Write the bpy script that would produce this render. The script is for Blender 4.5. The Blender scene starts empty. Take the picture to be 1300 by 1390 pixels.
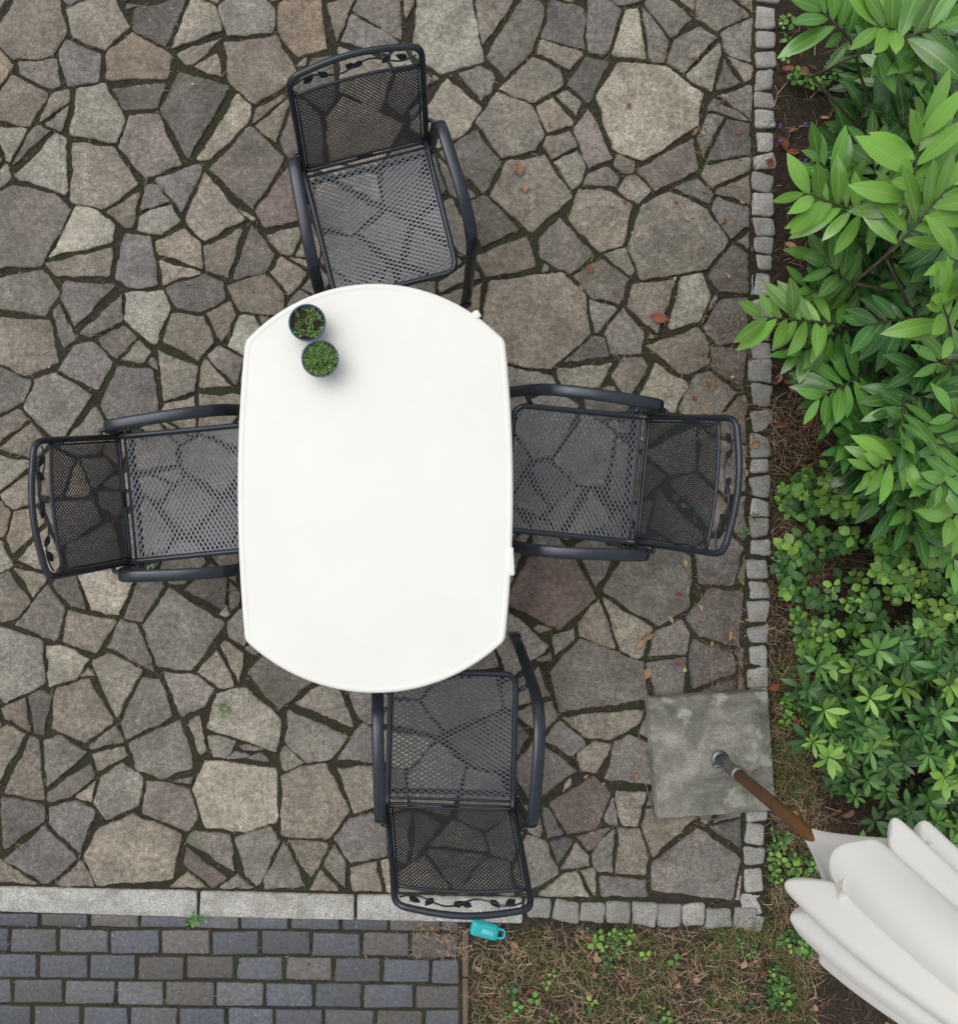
import bpy, math, random
from mathutils import Vector, Matrix, noise
R = random.Random(7)
H = 3.7; F = 1200.0; CX, CY = 502.0, 630.0
def sc(z): return F/(H-z)
def P(px, py, z=0.0):
    s = sc(z); return Vector(((px-CX)/s, -(py-CY)/s, z))
scene = bpy.context.scene

# ------------------------------------------------------------ mesh builder
class MB:
    def __init__(s): s.v=[]; s.f=[]; s.c=[]; s.uv=[]
    def add(s, vs, fs, col=(1,1,1), uvs=None):
        o=len(s.v); s.v.extend([tuple(p) for p in vs])
        s.c.extend(col if isinstance(col,list) else [col]*len(vs))
        s.uv.extend(uvs if uvs else [(0.0,0.0)]*len(vs))
        s.f.extend([tuple(i+o for i in f) for f in fs])
    def make(s, name, mat, parent=None, smooth=True):
        me=bpy.data.meshes.new(name); me.from_pydata(s.v,[],s.f)
        ca=me.color_attributes.new('Col','FLOAT_COLOR','POINT')
        flat=[]
        for c in s.c: flat.extend((c[0],c[1],c[2],1.0))
        ca.data.foreach_set('color',flat)
        uvl=me.uv_layers.new(name='UVMap')
        li=[0]*len(me.loops); me.loops.foreach_get('vertex_index',li)
        fl=[]
        for i in li: fl.extend(s.uv[i])
        uvl.data.foreach_set('uv',fl)
        me.polygons.foreach_set('use_smooth',[smooth]*len(me.polygons))
        me.materials.append(mat); me.update()
        ob=bpy.data.objects.new(name,me); scene.collection.objects.link(ob)
        if parent: ob.parent=parent
        return ob
def empty(name, loc=(0,0,0), rz=0):
    e=bpy.data.objects.new(name,None); e.location=loc; e.rotation_euler=(0,0,rz)
    e.empty_display_size=0.1
    scene.collection.objects.link(e); return e
def smooth_path(pts, n=6, closed=False):
    pts=[Vector(p) for p in pts]; out=[]; m=len(pts)
    rng = m if closed else m-1
    for i in range(rng):
        if closed: p0,p1,p2,p3=pts[i-1],pts[i],pts[(i+1)%m],pts[(i+2)%m]
        else:
            p1,p2=pts[i],pts[i+1]; p0=pts[i-1] if i>0 else p1*2-p2; p3=pts[i+2] if i+2<m else p2*2-p1
        for k in range(n):
            t=k/n
            out.append(0.5*((2*p1)+(p2-p0)*t+(2*p0-5*p1+4*p2-p3)*t*t+(3*p1-p0-3*p2+p3)*t**3))
    if not closed: out.append(pts[-1])
    return out
def tube(mb, pts, rx, ry=None, sides=10, closed=False, ref=None, col=(1,1,1), caps=True, power=1.0, rfun=None):
    ry = rx if ry is None else ry
    pts=[Vector(p) for p in pts]; n=len(pts); vs=[]; fs=[]
    prev=None
    for i,p in enumerate(pts):
        a=pts[i-1] if (i>0 or closed) else p; b=pts[(i+1)%n] if (i<n-1 or closed) else p
        t=(b-a).normalized()
        if ref is not None:
            r=Vector(ref); u=(r-t*r.dot(t))
            u.normalize()
        else:
            if prev is None:
                r=Vector((0,0,1)) if abs(t.z)<0.9 else Vector((1,0,0))
            else: r=prev
            u=(r-t*r.dot(t)).normalized(); prev=u
        w=t.cross(u)
        k=rfun(i/(n-1)) if rfun else 1.0
        for j in range(sides):
            an=2*math.pi*j/sides; c,s_=math.cos(an),math.sin(an)
            c=math.copysign(abs(c)**power,c); s_=math.copysign(abs(s_)**power,s_)
            vs.append(p+u*(rx*k*c)+w*(ry*k*s_))
    rings = n if closed else n-1
    for i in range(rings):
        for j in range(sides):
            a=i*sides+j; b=i*sides+(j+1)%sides; c=((i+1)%n)*sides+(j+1)%sides; d=((i+1)%n)*sides+j
            fs.append((a,b,c,d))
    if caps and not closed:
        fs.append(tuple(range(sides))[::-1]); fs.append(tuple((n-1)*sides+j for j in range(sides)))
    mb.add(vs,fs,col)

# ------------------------------------------------------------ materials
def newmat(name):
    m=bpy.data.materials.new(name); m.use_nodes=True
    nt=m.node_tree; nt.nodes.clear()
    o=nt.nodes.new('ShaderNodeOutputMaterial'); b=nt.nodes.new('ShaderNodeBsdfPrincipled')
    nt.links.new(b.outputs[0],o.inputs[0]); return m,nt,b,o
def nd(nt,t,**kw):
    n=nt.nodes.new(t)
    for k,v in kw.items(): setattr(n,k,v)
    return n
def coords(nt): return nd(nt,'ShaderNodeTexCoord').outputs['Object']
def noi(nt,vec,scale,detail=4,rough=0.6,dist=0.0):
    n=nd(nt,'ShaderNodeTexNoise'); n.inputs['Scale'].default_value=scale; n.inputs['Detail'].default_value=detail
    n.inputs['Roughness'].default_value=rough; n.inputs['Distortion'].default_value=dist
    nt.links.new(vec,n.inputs['Vector']); return n.outputs['Fac']
def ramp(nt,fac,stops):
    r=nd(nt,'ShaderNodeValToRGB'); e=r.color_ramp.elements
    while len(e)<len(stops): e.new(0.5)
    for i,(p,c) in enumerate(stops):
        e[i].position=p; e[i].color=(c,c,c,1) if not isinstance(c,tuple) else (*c,1)
    nt.links.new(fac,r.inputs[0]); return r.outputs[0]
def mix(nt,fac,a,b,mode='MIX'):
    m=nd(nt,'ShaderNodeMix',data_type='RGBA',blend_type=mode)
    for sock,val in ((m.inputs[0],fac),(m.inputs[6],a),(m.inputs[7],b)):
        if hasattr(val,'is_linked'): nt.links.new(val,sock)
        elif isinstance(val,tuple): sock.default_value=(*val,1)
        else: sock.default_value=val
    return m.outputs[2]
def bump(nt,b,h,strength=0.5,dist=0.01):
    n=nd(nt,'ShaderNodeBump'); n.inputs['Strength'].default_value=strength; n.inputs['Distance'].default_value=dist
    nt.links.new(h,n.inputs['Height']); nt.links.new(n.outputs[0],b.inputs['Normal'])
def attr(nt): return nd(nt,'ShaderNodeVertexColor',layer_name='Col').outputs[0]

def mat_stone():
    m,nt,b,o=newmat('porphyry_stone'); v=coords(nt); c=attr(nt)
    n1=ramp(nt,noi(nt,v,7,5,.7,.4),[(.3,.66),(.7,1.4)])
    c1=mix(nt,1.0,c,n1,'MULTIPLY')
    n2=ramp(nt,noi(nt,v,45,5,.8),[(.32,.55),(.5,1.0),(.7,1.6)])
    c2=mix(nt,1.0,c1,n2,'MULTIPLY')
    n2b=ramp(nt,noi(nt,v,240,2,.8),[(.34,.5),(.5,1.0),(.68,1.65)])
    c2=mix(nt,.9,c2,n2b,'MULTIPLY')
    mo=ramp(nt,noi(nt,v,2.8,5,.75,.5),[(.5,0.0),(.66,.65)])
    c3=mix(nt,mo,c2,mix(nt,.5,c2,(.105,.098,.06)))
    vo=nd(nt,'ShaderNodeTexVoronoi'); vo.inputs['Scale'].default_value=26; nt.links.new(v,vo.inputs['Vector'])
    sp=ramp(nt,vo.outputs['Distance'],[(.10,1.0),(.22,0.0)])
    gate=ramp(nt,noi(nt,v,6,2,.6),[(.5,0.0),(.6,.55)])
    g=mix(nt,1.0,sp,gate,'MULTIPLY')
    c4=mix(nt,g,c3,(.38,.36,.29))
    nt.links.new(c4,b.inputs['Base Color']); b.inputs['Roughness'].default_value=.68
    bump(nt,b,noi(nt,v,18,8,.8),.9,.020); return m
def mat_soil(name,dark=(.02,.016,.012),mid=(.055,.038,.025),green=(.03,.05,.012),gth=(.5,.62),scale=1.0):
    m,nt,b,o=newmat(name); v=coords(nt)
    a=ramp(nt,noi(nt,v,60*scale,5,.75),[(.35,dark),(.6,mid),(.78,tuple(x*2.2 for x in mid))])
    g=ramp(nt,noi(nt,v,5*scale,5,.7),[(gth[0],0.0),(gth[1],.8)])
    gc=mix(nt,noi(nt,v,150,2,.6),tuple(x*.4 for x in green),tuple(x*1.8 for x in green))
    c=mix(nt,g,a,gc); nt.links.new(c,b.inputs['Base Color']); b.inputs['Roughness'].default_value=.95
    bump(nt,b,noi(nt,v,120,4,.8),1.0,.02); return m
def mat_granite():
    m,nt,b,o=newmat('granite'); v=coords(nt); c=attr(nt)
    s=ramp(nt,noi(nt,v,240,2,.7),[(.36,.4),(.5,1.0),(.66,1.4)])
    c1=mix(nt,1.0,c,s,'MULTIPLY')
    st=ramp(nt,noi(nt,v,9,5,.75),[(.42,0.0),(.66,.6)])
    c2=mix(nt,st,c1,(.17,.16,.12))
    nt.links.new(c2,b.inputs['Base Color']); b.inputs['Roughness'].default_value=.8
    bump(nt,b,noi(nt,v,70,5,.75),.8,.008); return m
def mat_clinker():
    m,nt,b,o=newmat('clinker_brick'); v=coords(nt); c=attr(nt)
    s=ramp(nt,noi(nt,v,60,5,.75),[(.3,.55),(.7,1.5)])
    c1=mix(nt,1.0,c,s,'MULTIPLY')
    mo=ramp(nt,noi(nt,v,5,5,.78),[(.46,0.0),(.66,.6)])
    c1=mix(nt,mo,c1,(.09,.082,.065))
    nt.links.new(c1,b.inputs['Base Color']); b.inputs['Roughness'].default_value=.6
    bump(nt,b,noi(nt,v,90,4,.75),.6,.005); return m
def mat_concrete():
    m,nt,b,o=newmat('weathered_concrete'); v=coords(nt)
    a=ramp(nt,noi(nt,v,6,6,.75,.4),[(.32,(.10,.10,.08)),(.48,(.20,.197,.168)),(.62,(.34,.33,.29))])
    c=mix(nt,.8,a,ramp(nt,noi(nt,v,180,3,.7),[(.3,.5),(.7,1.45)]),'MULTIPLY')
    vo=nd(nt,'ShaderNodeTexVoronoi'); vo.inputs['Scale'].default_value=9; 
    dv=nd(nt,'ShaderNodeVectorMath',operation='ADD'); nz=nd(nt,'ShaderNodeTexNoise'); nz.inputs['Scale'].default_value=30
    ms=nd(nt,'ShaderNodeVectorMath',operation='SCALE'); ms.inputs['Scale'].default_value=.09
    nt.links.new(v,nz.inputs['Vector']); nt.links.new(nz.outputs['Color'],ms.inputs[0]); nt.links.new(v,dv.inputs[0]); nt.links.new(ms.outputs[0],dv.inputs[1])
    nt.links.new(dv.outputs[0],vo.inputs['Vector'])
    sp=ramp(nt,vo.outputs['Distance'],[(.14,.65),(.34,0.0)])
    c=mix(nt,sp,c,(.46,.45,.41))
    nt.links.new(c,b.inputs['Base Color']); b.inputs['Roughness'].default_value=.85
    bump(nt,b,noi(nt,v,60,6,.78),.8,.008); return m
def mat_leaf(name,rough=.32,vein=.35,trans=.18):
    m,nt,b,o=newmat(name); c=attr(nt)
    uv=nd(nt,'ShaderNodeUVMap'); sep=nd(nt,'ShaderNodeSeparateXYZ'); nt.links.new(uv.outputs[0],sep.inputs[0])
    d=nd(nt,'ShaderNodeMath',operation='SUBTRACT'); nt.links.new(sep.outputs[0],d.inputs[0]); d.inputs[1].default_value=.5
    a=nd(nt,'ShaderNodeMath',operation='ABSOLUTE'); nt.links.new(d.outputs[0],a.inputs[0])
    mid=ramp(nt,a.outputs[0],[(.02,min(1,vein*2.4)),(.06,0.0)])
    mu=nd(nt,'ShaderNodeMath',operation='MULTIPLY_ADD'); nt.links.new(a.outputs[0],mu.inputs[0]); mu.inputs[1].default_value=-.35
    nt.links.new(sep.outputs[1],mu.inputs[2])
    m2=nd(nt,'ShaderNodeMath',operation='MULTIPLY'); nt.links.new(mu.outputs[0],m2.inputs[0]); m2.inputs[1].default_value=60
    si=nd(nt,'ShaderNodeMath',operation='SINE'); nt.links.new(m2.outputs[0],si.inputs[0])
    sv=ramp(nt,si.outputs[0],[(.8,0.0),(1.0,vein*.45)])
    lite=mix(nt,.5,c,(.36,.50,.14))
    c1=mix(nt,sv,c,lite); c2=mix(nt,mid,c1,lite)
    nt.links.new(c2,b.inputs['Base Color']); b.inputs['Roughness'].default_value=rough
    if trans>0:
        b.inputs['Coat Weight'].default_value=.35; b.inputs['Coat Roughness'].default_value=.15
        bump(nt,b,sv,.25,.002)
        tr=nd(nt,'ShaderNodeBsdfTranslucent'); nt.links.new(c2,tr.inputs[0]); mx=nd(nt,'ShaderNodeMixShader'); mx.inputs[0].default_value=trans
        nt.links.new(b.outputs[0],mx.inputs[1]); nt.links.new(tr.outputs[0],mx.inputs[2]); nt.links.new(mx.outputs[0],o.inputs[0])
    return m
def mat_plain(name,col,rough=.5,metal=0.0,nscale=0,namt=.2,usecol=False,bmp=0,trans=0):
    m,nt,b,o=newmat(name); v=coords(nt)
    src = attr(nt) if usecol else None
    if nscale:
        f=ramp(nt,noi(nt,v,nscale,4,.65),[(.3,1-namt),(.7,1+namt)])
        c=mix(nt,1.0,src if usecol else col,f,'MULTIPLY'); nt.links.new(c,b.inputs['Base Color'])
        if bmp: bump(nt,b,noi(nt,v,nscale*2,4,.6),bmp,.003)
    elif usecol: nt.links.new(src,b.inputs['Base Color'])
    else: b.inputs['Base Color'].default_value=(*col,1)
    b.inputs['Roughness'].default_value=rough; b.inputs['Metallic'].default_value=metal
    if trans:
        tr=nd(nt,'ShaderNodeBsdfTranslucent'); tr.inputs[0].default_value=(*col,1); mx=nd(nt,'ShaderNodeMixShader'); mx.inputs[0].default_value=trans
        nt.links.new(b.outputs[0],mx.inputs[1]); nt.links.new(tr.outputs[0],mx.inputs[2]); nt.links.new(mx.outputs[0],o.inputs[0])
    return m
M_stone=mat_stone(); M_granite=mat_granite(); M_clinker=mat_clinker(); M_conc=mat_concrete()
M_joint=mat_soil('joint_soil',(.024,.020,.014),(.075,.060,.042),(.040,.055,.018),(.44,.62))
M_garden=mat_soil('garden_soil',(.018,.013,.010),(.08,.054,.034),(.02,.035,.008),(.55,.7))
M_ground=mat_soil('ground_soil',(.02,.016,.012),(.05,.04,.025),(.035,.06,.015),(.35,.5))
M_laurel=mat_leaf('laurel_leaf',.3,.34,.12); M_ground_leaf=mat_leaf('groundcover_leaf',.45,.12,0)
M_blade=mat_plain('blade_green',(1,1,1),.7,0,0,.2,True)
M_litter=mat_plain('dry_litter',(1,1,1),.85,0,0,.3,True)
M_metal=mat_plain('anthracite_metal',(.032,.039,.050),.24,.4,30,.12)
M_mesh_lit=mat_plain('anthracite_mesh_lit',(.11,.117,.135),.33,.55,0)  # seat wires lighter than the frame: sky highlights put into base colour
M_meshb=mat_plain('anthracite_fine_mesh',(.048,.052,.062),.38,.5,0)
M_steel=mat_plain('grey_steel',(.25,.25,.25),.4,.8,40,.2)
M_table=mat_plain('white_plastic',(.81,.81,.77),.42,0,3,.025)
M_wood=mat_plain('brown_wood',(.26,.11,.035),.45,0,25,.3)
M_cloth=mat_plain('white_canopy_cloth',(.92,.91,.88),.85,0,0,.04,False,0,.12)
M_pot=mat_plain('pot_plastic',(.05,.10,.17),.4,0,30,.2)
M_turq=mat_plain('turquoise_plastic',(.02,.42,.47),.35,0,30,.1)
M_bark=mat_plain('bark',(.06,.05,.03),.8,0,60,.35)

# ------------------------------------------------------------ ground sheets
def sheet(name,x0,x1,y0,y1,z,mat,n=1,f=None,col=(1,1,1)):
    mb=MB(); vs=[];fs=[]
    nx=n; ny=n
    for j in range(ny+1):
        for i in range(nx+1):
            x=x0+(x1-x0)*i/nx; y=y0+(y1-y0)*j/ny
            vs.append((x,y,z+(f(x,y) if f else 0)))
    for j in range(ny):
        for i in range(nx):
            a=j*(nx+1)+i; fs.append((a,a+1,a+nx+2,a+nx+1))
    mb.add(vs,fs,col); return mb.make(name,mat)
sheet('ground',-60,60,-60,60,-.05,M_ground)
def dj(x,y): return .006*noise.noise(Vector((x*25,y*25,0)))+.003*noise.noise(Vector((x*70,y*70,3)))
sheet('paving_joint_soil',-3.6,1.66,-4.2,3.4,-.008,M_joint,220,dj)
def dg(x,y): return .02*noise.noise(Vector((x*3,y*3,0)))+.012*noise.noise(Vector((x*14,y*14,3)))
sheet('garden_bed_soil',1.60,5.0,-4.2,3.4,-.012,M_garden,160,dg)

# ------------------------------------------------------------ crazy paving
S0=sc(0)
seeds_txt="""45,40,48,b;130,30,35,b;190,100,50,n;105,90,32,c;230,20,30,d;272,30,30,b;335,20,35,b;350,85,55,b;415,25,38,n;275,160,62,l;305,108,25,b;130,165,48,l;75,155,32,b;25,140,40,b;200,200,45,c;60,215,42,d;130,240,45,b;22,195,25,b;340,225,62,c;312,180,22,l;385,275,36,r;290,280,42,b;237,250,28,c;215,292,28,b;35,305,58,c;115,335,56,l;172,288,24,b;182,362,38,c;245,355,34,l;300,350,25,b;340,345,25,c;395,330,25,b;35,400,42,b;80,440,30,d;130,410,46,b;200,430,35,l;265,400,25,d;255,455,35,b;35,465,46,b;75,545,42,b;122,500,35,c;165,470,28,b;180,540,42,c;250,510,33,b;300,440,24,b;295,500,34,c;18,530,25,c;30,585,30,b;115,595,35,b;90,650,36,c;200,620,35,b;90,705,40,c;135,745,35,d;15,645,30,b;15,810,32,b;60,850,34,c;115,860,38,b;125,800,40,d;190,720,40,c;255,690,40,d;290,630,35,c;175,868,35,c;20,890,46,b;80,905,44,l;250,862,58,b;195,820,28,d;285,800,35,d;150,920,42,b;40,970,36,d;110,965,46,b;187,965,42,c;250,935,32,c;300,905,30,b;20,1042,46,b;80,1040,48,c;140,1020,34,b;215,1020,46,b;325,992,54,l;275,1000,22,b;380,930,45,b;435,985,62,b;320,1070,68,l;415,1085,55,b;160,1080,40,b;112,1075,18,b;225,1100,38,c;240,1062,20,d;180,1165,68,b;60,1160,44,c;25,1115,32,d;100,1120,34,c;290,1160,38,r;345,1160,32,b;400,1178,40,b;445,1185,30,c;480,1060,30,b;495,1140,30,c;500,1190,25,l;490,1010,28,c;515,25,40,b;610,40,66,l;695,40,56,b;760,45,54,b;720,95,44,b;795,105,28,d;880,155,82,l;810,45,34,c;870,55,45,b;900,20,38,b;940,75,34,b;985,15,30,b;1000,60,28,b;640,100,34,b;615,145,45,l;690,165,58,b;758,145,34,b;650,215,42,c;765,212,28,b;725,258,58,b;815,188,35,c;852,212,28,b;905,225,50,d;940,275,38,c;992,240,30,b;985,190,34,b;1000,100,28,b;1000,140,28,d;820,295,56,b;670,300,38,d;760,335,42,c;690,350,45,b;725,430,80,b;870,260,24,b;920,330,68,b;845,350,28,l;990,360,33,d;990,300,30,c;820,390,38,b;912,402,52,l;800,432,30,b;790,490,56,l;850,450,34,c;922,470,56,b;720,505,40,b;962,430,24,b;990,440,36,d;860,510,28,b;895,525,44,l;952,540,33,b;998,500,30,d;998,570,26,b;740,580,45,c;800,610,45,b;850,640,40,c;740,660,40,c;790,700,40,b;910,600,45,b;930,690,50,b;985,640,34,c;745,805,60,r;885,800,62,b;815,762,34,c;830,862,52,b;965,765,38,c;980,835,42,d;905,868,38,c;720,870,33,b;770,865,24,c;820,938,74,b;902,920,38,c;962,900,33,d;740,940,40,b;770,1000,34,c;748,1055,40,c;850,1040,42,c;800,1030,28,b;790,1092,42,r;852,1095,33,c;740,1110,33,b;722,1172,44,b;770,1162,28,c;850,1160,42,b;812,1130,26,r;940,1180,76,c;900,1120,38,c;780,1208,28,b;840,1210,28,c;990,1140,24,d;560,990,42,c;620,960,45,b;660,1010,46,d;590,1060,45,c;650,1080,40,b;560,1130,42,c;620,1160,46,b;682,1150,38,c;580,1195,34,b;660,1195,38,b;480,180,50,b;500,110,45,b;560,120,40,c;410,180,35,c;470,270,55,b;560,260,55,d;520,320,45,c;600,320,40,b;480,345,40,b;350,400,30,b;350,460,26,c;560,80,28,b"""
seeds=[]
for t in seeds_txt.split(';'):
    x,y,r,c=t.split(','); seeds.append([float(x)+R.uniform(-7,7),float(y)+R.uniform(-7,7),float(r)*R.uniform(.82,1.14),c,1])
for rr,tries in ((56,350),(40,900),(28,1500),(19,2600)):
    for k in range(tries):
        x=R.uniform(-620,1030); y=R.uniform(-480,1225)
        r=rr*R.uniform(.8,1.1)
        inframe=(-20<x and y>-20)
        if rr>30 and inframe and not(300<x<700 and 380<y<940): continue
        if all((x-s[0])**2+(y-s[1])**2 > ((.86)*(r+s[2]))**2 for s in seeds):
            seeds.append([x,y,r,R.choice('bbbccdln'),0])
def clip(poly,nx,ny,d):   # keep n.p<=d
    out=[]; m=len(poly)
    for i in range(m):
        a=poly[i]; b=poly[(i+1)%m]
        da=nx*a[0]+ny*a[1]-d; db=nx*b[0]+ny*b[1]-d
        if da<=0: out.append(a)
        if (da<0<db) or (db<0<da):
            t=da/(da-db); out.append((a[0]+(b[0]-a[0])*t,a[1]+(b[1]-a[1])*t))
    return out
def parea(poly): return .5*abs(sum(poly[k][0]*poly[(k+1)%len(poly)][1]-poly[(k+1)%len(poly)][0]*poly[k][1] for k in range(len(poly))))
def inpoly(x,y,pl):
    c=False; j=len(pl)-1
    for i in range(len(pl)):
        if (pl[i][1]>y)!=(pl[j][1]>y) and x<(pl[j][0]-pl[i][0])*(y-pl[i][1])/(pl[j][1]-pl[i][1])+pl[i][0]: c=not c
        j=i
    return c
def collapse(poly,th):
    poly=list(poly)
    while len(poly)>4:
        best=None
        for k in range(len(poly)):
            a,b=poly[k],poly[(k+1)%len(poly)]; L=math.hypot(a[0]-b[0],a[1]-b[1])
            if best is None or L<best[0]: best=(L,k)
        if best[0]>th: break
        k=best[1]; a,b=poly[k],poly[(k+1)%len(poly)]
        poly[k]=((a[0]+b[0])/2,(a[1]+b[1])/2); del poly[(k+1)%len(poly)]
    return poly
pal={'b':(.265,.238,.198),'n':(.275,.222,.168),'c':(.222,.200,.182),'d':(.165,.150,.134),'l':(.355,.330,.272),'r':(.205,.155,.138)}
mb=MB(); edgepts=[]; placed=[]
def stone(poly,i,tone,chip=False):
    if len(poly)<3: return
    A=parea(poly)
    if not chip:
        poly=collapse(poly,min(28,math.sqrt(A)*.36))
        if len(poly)>6: poly=collapse(poly,min(42,math.sqrt(A)*.46))
    if len(poly)<3 or parea(poly)<(40 if chip else 110): return
    placed.append((poly,min(p[0] for p in poly),max(p[0] for p in poly),min(p[1] for p in poly),max(p[1] for p in poly)))
    pts=[P(x,y,0) for x,y in poly]
    q=[]; m=len(pts)
    for k in range(m):
        a,b,c=pts[k-1],pts[k],pts[(k+1)%m]
        l1=(a-b).length; l2=(c-b).length
        cu=min(.005,.25*min(l1,l2))*R.uniform(.3,1.8)
        if l1<1e-4 or l2<1e-4: continue
        q.append(b+(a-b).normalized()*cu); q.append(b+(c-b).normalized()*cu*R.uniform(.5,1.5))
    out=[]; m=len(q)
    if m<3: return
    for k in range(m):
        a,b=q[k],q[(k+1)%m]; L=(b-a).length; n=max(1,int(L/.014))
        if L<1e-5: continue
        nrm=Vector((-(b-a).y,(b-a).x,0)).normalized()
        for t in range(n):
            p=a.lerp(b,t/n)
            jj=noise.noise(Vector((p.x*14,p.y*14,i*1.7)))*.010+noise.noise(Vector((p.x*70,p.y*70,i*.7)))*.005
            out.append(p+nrm*jj*(1 if n>1 else .3))
    cen=sum(out,Vector())/len(out)
    ar=sum(out[k].x*out[(k+1)%len(out)].y-out[(k+1)%len(out)].x*out[k].y for k in range(len(out)))
    if ar<0: out=out[::-1]
    zt=R.uniform(-.003,.003); tx,ty=R.uniform(-.01,.01),R.uniform(-.01,.01)
    def ht(p,dz): return Vector((p.x,p.y,zt+dz+(p.x-cen.x)*tx+(p.y-cen.y)*ty))
    def ins(p,d):
        v=cen-p; L=v.length; return p+v*(min(d,L*.3)/L)
    n=len(out)
    r0=[ht(p,-.03) for p in out]; r1=[ht(ins(p,.0005),-.004) for p in out]; r2=[ht(ins(p,.003),-.001) for p in out]; r3=[ht(ins(p,.009),0) for p in out]
    fs=[]
    for rr in range(3):
        for k in range(n): fs.append((rr*n+k,rr*n+(k+1)%n,(rr+1)*n+(k+1)%n,(rr+1)*n+k))
    fs.append(tuple(3*n+k for k in range(n)))
    base=pal[tone]; k1=R.uniform(.74,1.16); hue=R.uniform(-.04,.04)
    col=(base[0]*k1*(1+hue),base[1]*k1,base[2]*k1*(1-hue))
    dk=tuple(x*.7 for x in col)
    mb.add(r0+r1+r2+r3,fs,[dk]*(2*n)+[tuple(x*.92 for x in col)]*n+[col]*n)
    edgepts.extend(out[::2])
for i,s in enumerate(seeds):
    poly=[(s[0]-190,s[1]-190),(s[0]+190,s[1]-190),(s[0]+190,s[1]+190),(s[0]-190,s[1]+190)]
    nb=[(j,q) for j,q in enumerate(seeds) if j!=i and (q[0]-s[0])**2+(q[1]-s[1])**2<240**2]
    nb.sort(key=lambda e:(e[1][0]-s[0])**2+(e[1][1]-s[1])**2)
    for j,q in nb:
        dx,dy=q[0]-s[0],q[1]-s[1]; L=math.hypot(dx,dy)
        if L<1e-3: continue
        off=(L*L+(s[2]**2-q[2]**2)*.9)/(2*L)
        ux,uy=dx/L,dy/L
        mx,my=s[0]+ux*off,s[1]+uy*off
        hr=random.Random(min(i,j)*7919+max(i,j)*13)
        an=hr.uniform(-.28,.28); gap=hr.uniform(.7,2.6)
        nx_,ny_=ux*math.cos(an)-uy*math.sin(an),ux*math.sin(an)+uy*math.cos(an)
        poly=clip(poly,nx_,ny_,nx_*mx+ny_*my-gap)
        if len(poly)<3: break
    if len(poly)<3: continue
    dxl,dyl=-18.0,1250.0; L=math.hypot(dxl,dyl); nx_,ny_=dyl/L,-dxl/L
    poly=clip(poly,nx_,ny_,nx_*1022)
    if len(poly)<3: continue
    L=math.hypot(1004,23); nx_,ny_=-23/L,1004/L
    poly=clip(poly,nx_,ny_,ny_*1200)
    if len(poly)<3: continue
    rs=random.Random(i*31+5); A=parea(poly)
    pr=.0 if A<1500 else (.30 if s[4] and s[2]<60 else .12 if s[4] else .55)
    if rs.random()<pr:
        cx=sum(p[0] for p in poly)/len(poly); cy=sum(p[1] for p in poly)/len(poly)
        far=max(poly,key=lambda p:(p[0]-cx)**2+(p[1]-cy)**2)
        a=math.atan2(far[1]-cy,far[0]-cx)+rs.uniform(-.7,.7)
        nx_,ny_=math.cos(a),math.sin(a); d0=nx_*cx+ny_*cy+rs.uniform(-.22,.22)*math.sqrt(A); g=rs.uniform(1.2,2.8)
        stone(clip(poly,nx_,ny_,d0-g),i,s[3]); stone(clip(poly,-nx_,-ny_,-d0-g),i+5000,rs.choice('bbbcdl'))
    else: stone(poly,i,s[3])
# chips wedged into the wider gaps
def segd(x,y,a,b):
    vx,vy=b[0]-a[0],b[1]-a[1]; L=vx*vx+vy*vy
    t=0 if L<1e-9 else max(0,min(1,((x-a[0])*vx+(y-a[1])*vy)/L))
    return math.hypot(x-a[0]-vx*t,y-a[1]-vy*t)
rc=random.Random(99); nch=0
for k in range(14000):
    x=rc.uniform(-60,1010); y=rc.uniform(-40,1195+.02*500)
    if y>1194+x*.0229: continue
    if x>1014-y*.0144: continue
    ok=True; dm=60.0; near=[]
    for pl,x0,x1,y0,y1 in placed:
        if x<x0-34 or x>x1+34 or y<y0-34 or y>y1+34: continue
        if inpoly(x,y,pl): ok=False; break
        near.append(pl)
    if not ok: continue
    for pl in near:
        for m_ in range(len(pl)):
            dm=min(dm,segd(x,y,pl[m_-1],pl[m_]))
        if dm<6: break
    if dm<6.2: continue
    # grow polygon against neighbours: sample rays
    a0=rc.uniform(0,6.28); nv=rc.choice([3,4,4,5]); poly=[]
    for m_ in range(nv):
        a=a0+m_*2*math.pi/nv+rc.uniform(-.2,.2); rr=dm*.6
        while rr<26:
            X,Y=x+math.cos(a)*rr,y+math.sin(a)*rr
            if any(inpoly(X+math.cos(a)*4,Y+math.sin(a)*4,pl) for pl in near) or Y>1196+X*.0229 or X>1018-Y*.0144: break
            rr+=1.5
        poly.append((x+math.cos(a)*rr,y+math.sin(a)*rr))
    # shrink until clear
    for it in range(4):
        bad=any(inpoly((poly[m_][0]+poly[m_-1][0])/2,(poly[m_][1]+poly[m_-1][1])/2,pl) for m_ in range(nv) for pl in near)
        if not bad: break
        poly=[(x+(p[0]-x)*.82,y+(p[1]-y)*.82) for p in poly]
    stone(poly,20000+k,rc.choice('bbcdl'),True); nch+=1
print('chips',nch,'stones',len(placed))
mb.make('crazy_paving',M_stone)

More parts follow.
